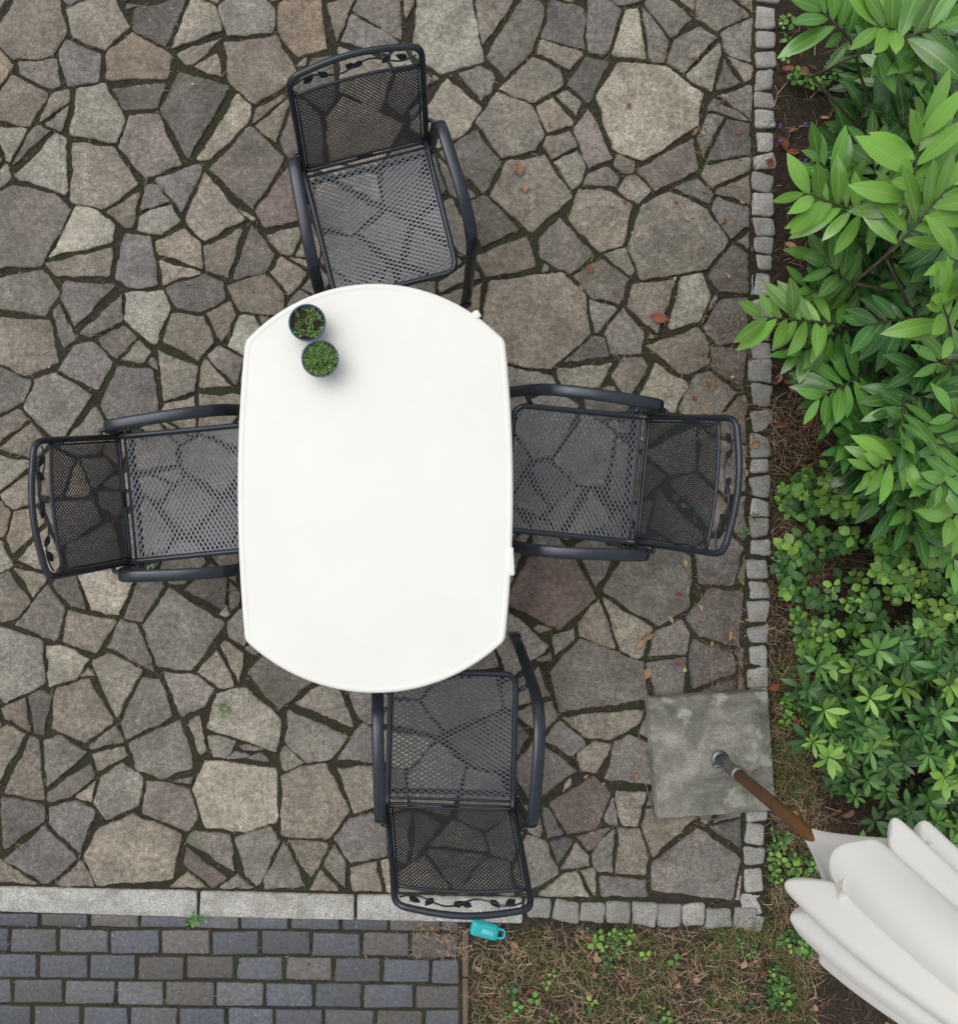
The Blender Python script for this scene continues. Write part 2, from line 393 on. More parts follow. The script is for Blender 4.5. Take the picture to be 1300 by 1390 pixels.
# ------------------------------------------------------------ granite setts, kerb, clinker
def block(mb,cx,cy,lx,ly,ang,top,depth,col,rnd=.008,jit=.004,nseg=3):
    pts=[]
    for (sx,sy) in ((-1,-1),(1,-1),(1,1),(-1,1)):
        jx,jy=R.uniform(-jit,jit),R.uniform(-jit,jit)
        x,y=sx*(lx/2)+jx,sy*(ly/2)+jy
        r=rnd*R.uniform(.8,1.5)
        a=(x,y-sy*r); b=(x-sx*r,y)
        c=(x-sx*r*.3,y-sy*r*.3)
        pts+= [a,c,b] if sx*sy>0 else [b,c,a]
    q=[]
    for k in range(len(pts)):
        a=pts[k]; b=pts[(k+1)%len(pts)]; L=math.hypot(b[0]-a[0],b[1]-a[1]); n=max(1,int(L/.02))
        for t in range(n):
            x=a[0]+(b[0]-a[0])*t/n; y=a[1]+(b[1]-a[1])*t/n
            if 0<t: x+=R.uniform(-1,1)*jit*.35; y+=R.uniform(-1,1)*jit*.35
            q.append((x,y))
    q.sort(key=lambda p: math.atan2(p[1]/ly,p[0]/lx))
    ca,sa=math.cos(ang),math.sin(ang)
    tx,ty=R.uniform(-.02,.02),R.uniform(-.02,.02)
    if lx>.3: tx=ty=0
    def w(x,y,z): return (cx+x*ca-y*sa,cy+x*sa+y*ca,top+z+x*tx+y*ty)
    n=len(q); rings=[]
    for (d,z) in ((0,-depth),(0.0,-rnd*.9),(rnd*.45,-rnd*.25),(rnd*1.2,0)):
        for (x,y) in q:
            fx=x-math.copysign(min(d,abs(x)*.5),x); fy=y-math.copysign(min(d,abs(y)*.5),y)
            rings.append(w(fx,fy,z))
    fs=[]
    for r in range(3):
        for k in range(n): fs.append((r*n+k,r*n+(k+1)%n,(r+1)*n+(k+1)%n,(r+1)*n+k))
    fs.append(tuple(3*n+k for k in range(n)))
    mb.add(rings,fs,col)
mb=MB()
y=-470.0
while y<1262:
    h=R.uniform(24,35); cx=1041-18*(y/1250)+R.uniform(-2,2)
    p=P(cx,y+h/2); g=R.uniform(.29,.48)
    block(mb,p.x,p.y,R.uniform(25,31)/S0,(h-3)/S0,R.uniform(-.09,.09)-.014,R.uniform(-.003,.008),.05,(g,g*.985,g*.94),.009,.008)
    y+=h
x=712.0
while x<1000:
    w_=R.uniform(30,38); cy=1237+10*(x-712)/300
    p=P(x+w_/2,cy+R.uniform(-1.5,1.5)); g=R.uniform(.29,.46)
    block(mb,p.x,p.y,(w_-3)/S0,R.uniform(27,31)/S0,R.uniform(-.09,.09)-.03,R.uniform(0,.008),.05,(g,g*.985,g*.94),.009,.008)
    x+=w_
mb.make('granite_sett_edging',M_granite)
mb=MB(); ang=-math.atan(23/1004)
for (xa,xb) in ((-600,-310),(-306,-4),(-1,267),(271,480),(484,709)):
    xm=(xa+xb)/2; p=P(xm,1221+xm*.0229); g=.50
    block(mb,p.x,p.y,(xb-xa)/S0,35/S0,ang,.006,.06,(g,g*.98,g*.93),.006,.003)
mb.make('granite_kerb',M_granite)
mb=MB(); row=0; yy=1249.0; bh=35.0
while yy<1249+bh*20:
    xx=-620.0+(row%2)*34+R.uniform(-4,4)
    h=bh-3
    y0=yy
    while xx<618:
        w_=R.uniform(63,69)
        xe=min(xx+w_,624)
        if xe-xx>10:
            xm=(xx+xe)/2
            g=R.uniform(.85,1.45); col=R.choice([(.085,.092,.110),(.10,.10,.11),(.078,.086,.104),(.10,.094,.092)])
            hh=18 if row==0 else h
            p=P(xm,y0+xm*.0229*.55+R.uniform(-.7,.7))
            block(mb,p.x,p.y,(xe-xx-3)/S0,(hh-1)/S0,ang*.55+R.uniform(-.012,.012),R.uniform(-.005,.001),.05,tuple(c*g for c in col),.006,.0030)
        xx+=w_+1.5
    yy+= 28 if row==0 else bh; row+=1
mb.make('clinker_brick_path',M_clinker)
mb=MB()
yy=1262
while yy<2000:
    p=P(632,yy+33); block(mb,p.x,p.y,8/S0,64/S0,0,.0,.05,(.16,.12,.08),.003,.0015); yy+=67
mb.make('path_edging_strip',M_granite)

# ------------------------------------------------------------ small stuff in joints
def blade(mb,p,d,L,w,col):
    d=d.normalized(); s=d.cross(Vector((0,0,1)))
    if s.length<.1: s=Vector((1,0,0))
    s.normalize()
    b=p; m_=p+d*L*.55; t=p+d*L+Vector((0,0,-.1*L))
    mb.add([b-s*w/2,b+s*w/2,m_+s*w*.4,m_-s*w*.4,t],[(0,1,2,3),(3,2,4)],col)
def rdir(elev):
    a=R.uniform(0,2*math.pi); e=math.radians(elev); return Vector((math.cos(a)*math.cos(e),math.sin(a)*math.cos(e),math.sin(e)))
mb=MB(); ml=MB()
for p in edgepts:
    if not(-1.9<p.x<1.62 and -1.95<p.y<2.1): continue
    mossy=noise.noise(Vector((p.x*2.2,p.y*2.2,9)))+.16
    if mossy>0 and R.random()<.28:
        for k in range(R.randint(2,6)):
            q=p+Vector((R.gauss(0,.006),R.gauss(0,.006),-.006)); g=R.uniform(.5,1.5)
            blade(mb,q,rdir(R.uniform(20,80)),R.uniform(.006,.016),R.uniform(.0015,.0035),(.085*g,.13*g,.03*g))
    rr=.22+.35*max(0,(p.x-.8))
    if R.random()<rr:
        for k in range(R.randint(1,3)):
            q=p+Vector((R.gauss(0,.012),R.gauss(0,.012),R.uniform(.001,.006))); g=R.uniform(.5,1.5)
            c=R.choice([(.18,.11,.06),(.12,.07,.04),(.25,.19,.11),(.08,.05,.03)])
            blade(ml,q,rdir(R.uniform(-4,10)),R.uniform(.008,.035),R.uniform(.001,.003),tuple(x*g for x in c))
mb.make('joint_moss',M_blade)
for k in range(2000):
    x=R.uniform(-1.8,1.6) if R.random()<.4 else 1.62-abs(R.gauss(0,.5)); y=R.uniform(-1.75,2.1); g=R.uniform(.5,1.4)
    blade(ml,Vector((x,y,R.uniform(.006,.009))),rdir(2),R.uniform(.006,.04),R.uniform(.0008,.002),tuple(c*g for c in R.choice([(.2,.13,.07),(.1,.06,.035),(.30,.24,.15)])))
def straw(n,x0,x1,y0,y1,cols,Lr=(.02,.09)):
    for k in range(n):
        px=R.uniform(x0,x1); py=R.uniform(y0,y1); p=P(px,py); g=R.uniform(.4,1.3)
        p.z=dg(p.x,p.y)-.012+R.uniform(.003,.02) if p.x>1.6 else R.uniform(.004,.012)
        blade(ml,p,rdir(R.uniform(-5,14)),R.uniform(*Lr),R.uniform(.001,.0028),tuple(c*g for c in R.choice(cols)))
tan=[(.36,.25,.15),(.25,.15,.085),(.44,.34,.22),(.15,.085,.05)]
straw(3900,1045,1120,540,1320,tan); straw(1000,1045,1200,30,560,tan[1:]+[(.06,.035,.02)]*2); straw(3000,1080,1300,560,1400,[(.16,.10,.06),(.26,.18,.10),(.08,.045,.028)])
straw(3800,640,1110,1258,1420,tan); straw(450,955,1045,430,620,tan,(.01,.05)); straw(350,940,1010,780,940,tan,(.01,.04)); straw(350,560,630,1255,1300,tan,(.01,.04)); straw(260,0,560,1245,1390,tan,(.005,.025))
ml.make('needle_litter',M_litter)

# ------------------------------------------------------------ leaf maker
def leaf(mb,base,d,up,L,W,droop=.25,fold=.15,col=(.1,.2,.05),ns=6,nc=4,peak=.5,tip=1.0,wav=0.0):
    d=d.normalized(); side=d.cross(up)
    if side.length<.05: side=d.cross(Vector((1,0,0)))
    side.normalize(); nrm=side.cross(d).normalized()
    vs=[];uv=[];fs=[]; ph=R.uniform(0,6)
    for i in range(ns+1):
        t=i/ns
        k=(t/peak) if t<peak else 1-((t-peak)/(1-peak))
        wv=math.sin(max(0,k)*math.pi/2)**(.8 if t<peak else tip)
        w=max(W*.5*wv,W*.012)
        c=base+d*(L*t*(1-.12*droop*t))-nrm*(droop*L*t*t*.6)
        for j in range(nc+1):
            u=j/nc*2-1
            z=abs(u)*w*fold*2-(u*u)*w*.25
            z+=wav*L*math.sin(t*9+ph+u)*abs(u)*.5
            vs.append(c+side*(u*w)+nrm*z); uv.append((j/nc,t))
    for i in range(ns):
        for j in range(nc):
            a=i*(nc+1)+j; fs.append((a,a+1,a+nc+2,a+nc+1))
    mb.add(vs,fs,col,uv)
UP=Vector((0,0,1))
mb=MB()
dl=[(705,240,.07,'t'),(712,262,.04,'t'),(880,430,.085,'r'),(868,868,.06,'t'),(1055,186,.07,'r'),(790,395,.03,'t'),(935,300,.035,'y'),(838,172,.02,'t'),(742,173,.03,'t'),(965,515,.06,'t'),(948,550,.05,'t'),(1010,470,.05,'r'),(1030,600,.05,'t'),(1100,605,.05,'r'),(990,855,.04,'t'),(905,835,.04,'y'),(1075,680,.03,'t'),(860,1060,.04,'t'),(790,1055,.03,'t'),(1050,575,.05,'r'),(800,360,.035,'r'),(880,905,.05,'t'),(862,880,.05,'t')]
for k in range(70): dl.append((1015-abs(R.gauss(0,90)),R.uniform(0,1230),R.uniform(.012,.035),R.choice('try')))
for k in range(60): dl.append((R.uniform(0,1000),R.uniform(0,1200),R.uniform(.008,.018),R.choice('tryy')))
for k in range(130): dl.append((R.uniform(1045,1300),R.uniform(0,1390),R.uniform(.02,.06),R.choice('trrt')))
for k in range(45): dl.append((R.uniform(650,1060),R.uniform(1265,1390),R.uniform(.015,.05),R.choice('trt')))
cc={'t':(.30,.18,.10),'r':(.20,.065,.035),'y':(.36,.28,.16)}
for (px,py,L,c) in dl:
    p=P(px,py); p.z=.012
    g=R.uniform(.7,1.3); a=rdir(0)
    leaf(mb,p,a,(UP+rdir(0)*.35),L,L*R.uniform(.4,.7),R.uniform(-.5,.5),.35,tuple(x*g for x in cc[c]),5,4,.5,1.0,.12)
mb.make('dry_leaf_litter',M_litter)

# ------------------------------------------------------------ laurel bush
mb=MB(); mbr=MB()
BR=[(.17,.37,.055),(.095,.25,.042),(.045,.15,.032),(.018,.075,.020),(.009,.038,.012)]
trunk=Vector((2.75,.75,0))
def shoot(tip,ang,elev,Ls,n,LL,ci,spread=1.0,flat=1.0):
    a=math.radians(ang); e=math.radians(elev)
    d=Vector((math.cos(a)*math.cos(e),math.sin(a)*math.cos(e),math.sin(e)))
    b=tip-d*Ls
    tube(mbr,smooth_path([b-d*.12+Vector((0,0,-.08)),b,tip],4),.0055,sides=6,col=(1,1,1),rfun=lambda t:1-.6*t)
    sd=d.cross(UP).normalized(); nu=sd.cross(d).normalized()
    base=BR[ci]
    for k in range(n):
        t=k/(n-1); sgn=1 if k%2 else -1
        op=math.radians((78-50*t)*spread+R.uniform(-12,12))
        az=R.uniform(-.7,.6)+(.3 if t<.6 else .7)*t
        lat=(sd*sgn*math.cos(az)+nu*math.sin(az)).normalized()
        dd=(d*math.cos(op)+lat*math.sin(op)).normalized()
        L=LL*(1.0-.3*abs(t-.45)*1.6)*R.uniform(.75,1.15)
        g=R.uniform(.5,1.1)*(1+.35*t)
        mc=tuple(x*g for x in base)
        upv=(UP+nu*.5+lat*R.uniform(-.6,.35)+rdir(0)*.3).normalized()
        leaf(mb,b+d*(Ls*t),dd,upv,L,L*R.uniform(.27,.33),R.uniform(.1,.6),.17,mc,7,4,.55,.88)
    return b-d*.12+Vector((0,0,-.08))
SH=[(1190,35,1.15,185,25,.2,14,.18,0),(1110,10,1.1,150,20,.15,10,.165,1),(1255,75,1.1,250,20,.18,10,.175,1),
(1250,170,1.25,100,30,.24,14,.195,0),(1290,250,1.2,60,35,.2,12,.185,0),(1092,262,1.0,168,18,.26,15,.185,0),(1200,290,.95,200,20,.2,12,.165,1),(1110,215,.95,140,20,.2,12,.165,1),
(1035,430,.85,178,15,.28,16,.18,0),(1180,440,.8,190,15,.2,12,.175,2),(1112,350,.8,150,20,.2,13,.165,1),(1112,540,.7,205,18,.2,13,.165,1),(1095,390,.75,170,20,.2,12,.16,1),
(1180,640,.75,200,20,.2,13,.16,0),(1245,610,.7,170,20,.18,12,.165,1),(1275,400,1.2,140,40,.2,12,.17,0),(1290,350,1.2,170,30,.2,12,.185,0),
(1285,705,.7,200,20,.2,12,.185,0),(1240,500,.75,190,20,.2,12,.185,2),(1290,560,.8,150,20,.2,12,.165,1),(1195,150,.8,160,20,.2,12,.185,2),
(1260,330,.9,180,20,.2,12,.185,2),(1290,770,.6,240,15,.18,11,.165,1),(1230,690,.55,230,20,.16,10,.155,1),(1180,200,.85,120,25,.2,12,.165,1),(1150,590,.6,190,20,.18,12,.16,1),(1290,30,1.2,10,30,.2,12,.185,1),(1080,480,.7,205,12,.22,14,.155,1)]
bases=[]
for (px,py,z,an,el,Ls,n,LL,ci) in SH: bases.append(shoot(P(px,py,z),an,el,Ls,n,LL,ci))
lp=[(1170,-350),(1170,60),(1170,130),(1120,210),(1110,330),(1080,430),(1120,500),(1130,580),(1180,680),(1260,760),(1420,820),(1700,700),(1700,-350)]
cnt=0
while cnt<310:
    px=R.uniform(1080,1700) if R.random()<.4 else R.uniform(1080,1310); py=R.uniform(-350,820) if R.random()<.3 else R.uniform(-40,760)
    if not inpoly(px,py,lp): continue
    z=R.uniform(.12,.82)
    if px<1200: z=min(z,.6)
    ci=3 if z<.5 else 2  # lower shoots take darker leaf tones: depth shade put into the colour
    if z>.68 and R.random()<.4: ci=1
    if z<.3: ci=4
    an=math.degrees(math.atan2(-(py-350)/1.0,(px-1450)))+R.uniform(-60,60)
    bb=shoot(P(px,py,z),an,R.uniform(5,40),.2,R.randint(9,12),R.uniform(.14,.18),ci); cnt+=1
    if cnt%5==0: bases.append(bb)
for b in bases:
    t=trunk+Vector((R.uniform(-.35,.15),R.uniform(-.6,.6),0))
    m1=t.lerp(b,.45)+Vector((0,0,-.05*b.z)); 
    tube(mbr,smooth_path([t,m1,b],5),.011,sides=6,rfun=lambda u:1.2-.8*u)
lb=empty('laurel_bush',(0,0,0))
mb.make('leaves',M_laurel,lb); mbr.make('branches',M_bark,lb)

# ------------------------------------------------------------ ground-cover plants
mb=MB()
def rosette(p,n,L,wr,col,elev=(10,45),stem=True,peak=.55,pk=1.0):
    a0=R.uniform(0,6.28)
    for k in range(n):
        a=a0+k*2*math.pi/n+R.uniform(-.3,.3); e=math.radians(R.uniform(*elev))
        d=Vector((math.cos(a)*math.cos(e),math.sin(a)*math.cos(e),math.sin(e)))
        g=R.uniform(.55,1.25); LL=L*R.uniform(.7,1.15)
        leaf(mb,p+d*.004,d,(UP+rdir(0)*.25),LL,LL*wr,R.uniform(.2,.8),.16,tuple(x*g for x in col),4,2,peak,pk)
    if stem: tube(mb,[p,Vector((p.x+R.uniform(-.02,.02),p.y+R.uniform(-.02,.02),-.01))],.0018,sides=4,col=(.06,.08,.03),caps=False)
def zone(poly,n,fn):
    xs=[q[0] for q in poly]; ys=[q[1] for q in poly]; c=0
    while c<n:
        x=R.uniform(min(xs),max(xs)); y=R.uniform(min(ys),max(ys))
        if inpoly(x,y,poly): fn(x,y); c+=1
GY=(.185,.35,.055); GM=(.090,.225,.040); GD=(.038,.110,.025); GB=(.055,.17,.038)
def tri(x,y):
    if noise.noise(Vector((x*.016,y*.016,5)))<-.08: return
    z=R.uniform(.02,.18); rosette(P(x,y,z),R.choice([3,3,5]),R.uniform(.026,.052),R.uniform(.65,.85),R.choice([GM,GM,GD,GD,GY]),(0,30),True,.55,.7)
zone([(1062,640),(1150,610),(1260,760),(1300,900),(1300,1000),(1090,900),(1055,760)],470,tri)
zone([(1300,700),(1500,700),(1500,1500),(1300,1500)],220,tri)
def tri2(x,y):
    if noise.noise(Vector((x*.015,y*.015,8)))<-.0: return
    z=R.uniform(.01,.07); rosette(P(x,y,z),3,R.uniform(.014,.03),.8,R.choice([GM,GD,GY]),(0,25),True,.55,.7)
zone([(1065,850),(1140,850),(1160,1110),(1080,1150),(1060,1000)],300,tri2)
zone([(1060,20),(1160,20),(1150,130),(1070,110)],130,tri2)
zone([(1050,1120),(1110,1130),(1100,1390),(1040,1390)],260,tri2)
zone([(680,1290),(1060,1290),(1100,1420),(660,1420)],100,tri2)
zone([(760,1265),(860,1265),(860,1300),(760,1300)],26,tri2)
def ger(x,y):
    z=R.uniform(.15,.34); rosette(P(x,y,z),5,R.uniform(.032,.048),.75,R.choice([GY,GY,GM]),(-5,18),True,.6,.6)
zone([(1180,720),(1300,700),(1380,830),(1290,890),(1200,800)],95,ger)
zone([(1120,640),(1160,640),(1170,700),(1110,690)],14,ger)
def ros(x,y):
    z=R.uniform(.08,.36); 
    for m_ in range(2):
        rosette(P(x,y,z)-Vector((0,0,.03*m_)),R.randint(6,9),R.uniform(.05,.085)*(1+.15*m_),R.uniform(.26,.38),R.choice([GB,GM,GY,GD,GM]) if m_==0 else GD,(15,55) if m_==0 else (0,25),m_==0,.62,.8)
zone([(1090,900),(1180,860),(1300,850),(1500,850),(1500,1180),(1290,1180),(1200,1090),(1100,1010)],180,ros)
def low(x,y):
    z=R.uniform(.03,.15); rosette(P(x,y,z),6,R.uniform(.045,.065),.35,R.choice([GD,GD,GM]),(10,40),True,.6,.8)
zone([(1120,880),(1300,830),(1500,850),(1500,1400),(1300,1400),(1120,1060)],300,low)
for (x,y,n) in ((267,1250,6),(205,775,3),(302,958,3),(1010,715,3),(832,1280,8),(1075,690,3),(1010,1290,4)):
    for k in range(n): rosette(P(x+R.gauss(0,6),y+R.gauss(0,6),R.uniform(.015,.04)),4,.024,.4,GM,(10,40),False)
for k in range(8):
    rosette(P(R.uniform(1050,1100),R.uniform(165,250),R.uniform(.06,.1)),5,.010,.9,(.08,.03,.22),(20,60),False)
mb.make('groundcover_plants',M_ground_leaf)
mb=MB()
def grass(n,poly,L=(.01,.045)):
    def f(x,y):
        if noise.noise(Vector((x*.02,y*.02,2)))<-.05: return
        for k in range(5):
            g=R.uniform(.5,1.4); p=P(x+R.gauss(0,3),y+R.gauss(0,3)); p.z=-.008
            blade(mb,p,rdir(R.uniform(25,80)),R.uniform(*L),R.uniform(.0015,.003),(.11*g,.16*g,.04*g))
    zone(poly,n,f)
grass(1900,[(655,1262),(1040,1265),(1110,1400),(640,1400)]); grass(900,[(1042,1120),(1110,1120),(1090,1400),(1040,1400)]); grass(500,[(1050,900),(1090,900),(1110,1120),(1050,1120)]); grass(200,[(970,1255),(1045,1240),(1045,1300),(960,1300)])
grass(160,[(560,1250),(640,1250),(640,1300),(560,1300)],(.006,.02))
yy=1249.0; row=0
while yy<1400:
    hj=yy+(11 if row==0 else 17.5)
    for k in range(420):
        x=R.uniform(0,624)
        if noise.noise(Vector((x*.012,yy*.03,4)))<-.05: continue
        g=R.uniform(.5,1.4); p=P(x,hj+x*.0229*.55+R.gauss(0,1.2)); p.z=-.005
        blade(mb,p,rdir(R.uniform(25,80)),R.uniform(.004,.010),.0025,(.07*g,.105*g,.027*g))
    yy+=28 if row==0 else bh; row+=1
mb.make('mossy_grass',M_blade)

# ------------------------------------------------------------ table
tz=.74
tb=empty('patio_table',(0,0,0))
def outline(n=26):
    pts=[]
    def arc(a,b,mid,n):
        ax,ay=a; bx,by=b; mx,my=mid
        for k in range(n):
            t=k/n
            cx_=2*mx-(ax+bx)/2; cy_=2*my-(ay+by)/2
            pts.append(((1-t)**2*ax+2*t*(1-t)*cx_+t*t*bx,(1-t)**2*ay+2*t*(1-t)*cy_+t*t*by))
    def circ(a,b,rise,n,sgn):
        hw=abs(b[0]-a[0])/2; r=(hw*hw+rise*rise)/(2*rise); mx=(a[0]+b[0])/2; my=(a[1]+b[1])/2
        th=math.asin(hw/r)
        for k in range(n):
            t=-th+2*th*k/n
            pts.append((mx+sgn*r*math.sin(t), my-sgn*(r*math.cos(t)-(r-rise))))
    circ((332,463),(686,463),79,n,1)
    arc((686,461),(686,870),(697,668),n)
    circ((686,870),(332,870),72,n,-1)
    arc((332,870),(332,463),(322,662),n)
    return pts
ol=[P(x,y,tz) for x,y in outline()]
for it in range(2):
    o2=[]
    for k in range(len(ol)):
        a,b=ol[k],ol[(k+1)%len(ol)]; o2+= [a.lerp(b,.25),a.lerp(b,.75)]
    ol=o2
ol=ol[::-1]
ctr=sum(ol,Vector())/len(ol)
mb=MB(); n=len(ol); vs=[];fs=[]
prof=[(.020,-.034),(.004,-.036),(0,-.030),(0,-.010),(.003,-.003),(.009,0),(.016,.0),(.019,-.001),(.024,-.001)]
nrms=[]
for k in range(n):
    t=(ol[(k+1)%n]-ol[k-1]); nn=Vector((t.y,-t.x,0)).normalized()
    if nn.dot(ol[k]-ctr)<0: nn=-nn
    nrms.append(nn)
for (d,z) in prof:
    for k in range(n):
        p=ol[k]-nrms[k]*d; vs.append((p.x,p.y,tz+z))
for r in range(len(prof)-1):
    for k in range(n): fs.append((r*n+k,r*n+(k+1)%n,(r+1)*n+(k+1)%n,(r+1)*n+k))
fs.append(tuple((len(prof)-1)*n+k for k in range(n))); fs.append(tuple(range(n))[::-1])
mb.add(vs,fs); mb.make('table_top',M_table,tb)
mb=MB()
for sx,sy in ((-1,-1),(1,-1),(1,1),(-1,1)):
    a=Vector((ctr.x+sx*.33,ctr.y+sy*.46,tz-.035)); b=Vector((ctr.x+sx*.38,ctr.y+sy*.52,0))
    tube(mb,[a,a.lerp(b,.5),b],.026,.02,sides=12,power=.6)
tube(mb,[(ctr.x-.33,ctr.y-.46,tz-.06),(ctr.x-.33,ctr.y+.46,tz-.06)],.015,sides=8); tube(mb,[(ctr.x+.33,ctr.y-.46,tz-.06),(ctr.x+.33,ctr.y+.46,tz-.06)],.015,sides=8)
mb.make('table_legs',M_table,tb)
mb=MB()
for (x,y,L,a) in ((696,762,38,0.02),(650,427,12,.6)):
    p=P(x-3,y,tz); block(mb,p.x,p.y,.022,L/sc(tz),a,tz+.003,.035,(1,1,1),.004,.002)
mb.make('edge_clips',M_table,tb)

# ------------------------------------------------------------ pots
def potted(px,py,kind):
    z0=tz; s=P(px,py,.83); e=empty('potted_plant',(s.x,s.y,z0))
    mb=MB(); vs=[];fs=[]; N=40
    prof=[(.0,.0),(.042,.0),(.044,.003),(.056,.082),(.060,.083),(.061,.095),(.0585,.0965),(.056,.095),(.054,.080),(.0,.080)]
    for r,z in prof:
        for j in range(N):
            a=2*math.pi*j/N; vs.append((r*math.cos(a),r*math.sin(a),z))
    for i in range(len(prof)-1):
        for j in range(N): fs.append((i*N+j,i*N+(j+1)%N,(i+1)*N+(j+1)%N,(i+1)*N+j))
    mb.add(vs[:-N],[f for f in fs if max(f)<len(vs)-N]); mb.make('pot',M_pot,e)
    mb=MB(); vs=[(0,0,.084)]; 
    for q,rr in enumerate((.02,.04,.0545)):
        for j in range(N):
            a=2*math.pi*j/N; vs.append((rr*math.cos(a),rr*math.sin(a),.083+R.uniform(-.003,.003)))
    fs=[(0,1+j,1+(j+1)%N) for j in range(N)]
    for q in range(2):
        for j in range(N): fs.append((1+q*N+j,1+(q+1)*N+j,1+(q+1)*N+(j+1)%N,1+q*N+(j+1)%N))
    mb.add(vs,fs); mb.make('potting_soil',M_garden,e)
    mb=MB()
    for k in range(750 if kind else 560):
        r=.050*math.sqrt(R.random()); a=R.uniform(0,6.28); p=Vector((r*math.cos(a),r*math.sin(a),.083))
        if not kind and noise.noise(p*40)<-.15: continue
        d=(Vector((math.cos(a),math.sin(a),0))*(r/.05)*R.uniform(.1,.6)+rdir(R.uniform(0,60))*.8+Vector((0,0,.8))); g=R.uniform(.4,1.6)
        blade(mb,p,d,R.uniform(.015,.032) if kind else R.uniform(.008,.024),R.uniform(.002,.0034),(.20*g,.34*g,.10*g))
    mb.make('green_shoots',M_blade,e)
potted(417,438,0); potted(434.5,487,1)

# ------------------------------------------------------------ chairs
BZ,BH,BY=.42,.51,.125
def backp(x,t):
    bow=.018*(1-(x/.22)**2)
    return Vector((x,BY*t+.012*math.sin(math.pi*t)*-1+bow*t,BZ+BH*t))
def seatp(x,v):
    y=-.49*v; z=.42-.028*math.sin(math.pi*min(1,v*1.05))*(1-(x/.26)**2)-.012*v*v
    return Vector((x,y,z))
def hw(t): return .2325-.0175*t
def bar(mb,a,b,w,nrm,th=.0016):
    d=(b-a).normalized(); s=d.cross(nrm).normalized()*(w/2); q=nrm.normalized()*(th/2)
    mb.add([a-s-q,a+s-q,a+s+q,a-s+q,b-s-q,b+s-q,b+s+q,b-s+q],[(0,1,5,4),(1,2,6,5),(2,3,7,6),(3,0,4,7)])
def diamond(mb,fn,u0,u1,v0,v1,pu,pv,w,nrm,lim):
    nu=int(round((u1-u0)/pu)); nv=int(round((v1-v0)/pv)); du=(u1-u0)/nu; dv=(v1-v0)/nv
    for j in range(nv):
        for i in range(nu):
            ua=u0+i*du; va=v0+j*dv
            c=[(ua,va+dv/2),(ua+du/2,va),(ua+du,va+dv/2),(ua+du/2,va+dv)]
            for k in range(4):
                p,q=c[k],c[(k+1)%4]
                mu=abs((p[0]+q[0])/2); mv=(p[1]+q[1])/2
                if not lim(mu,mv): continue
                bar(mb,fn(*p),fn(*q),w,nrm)
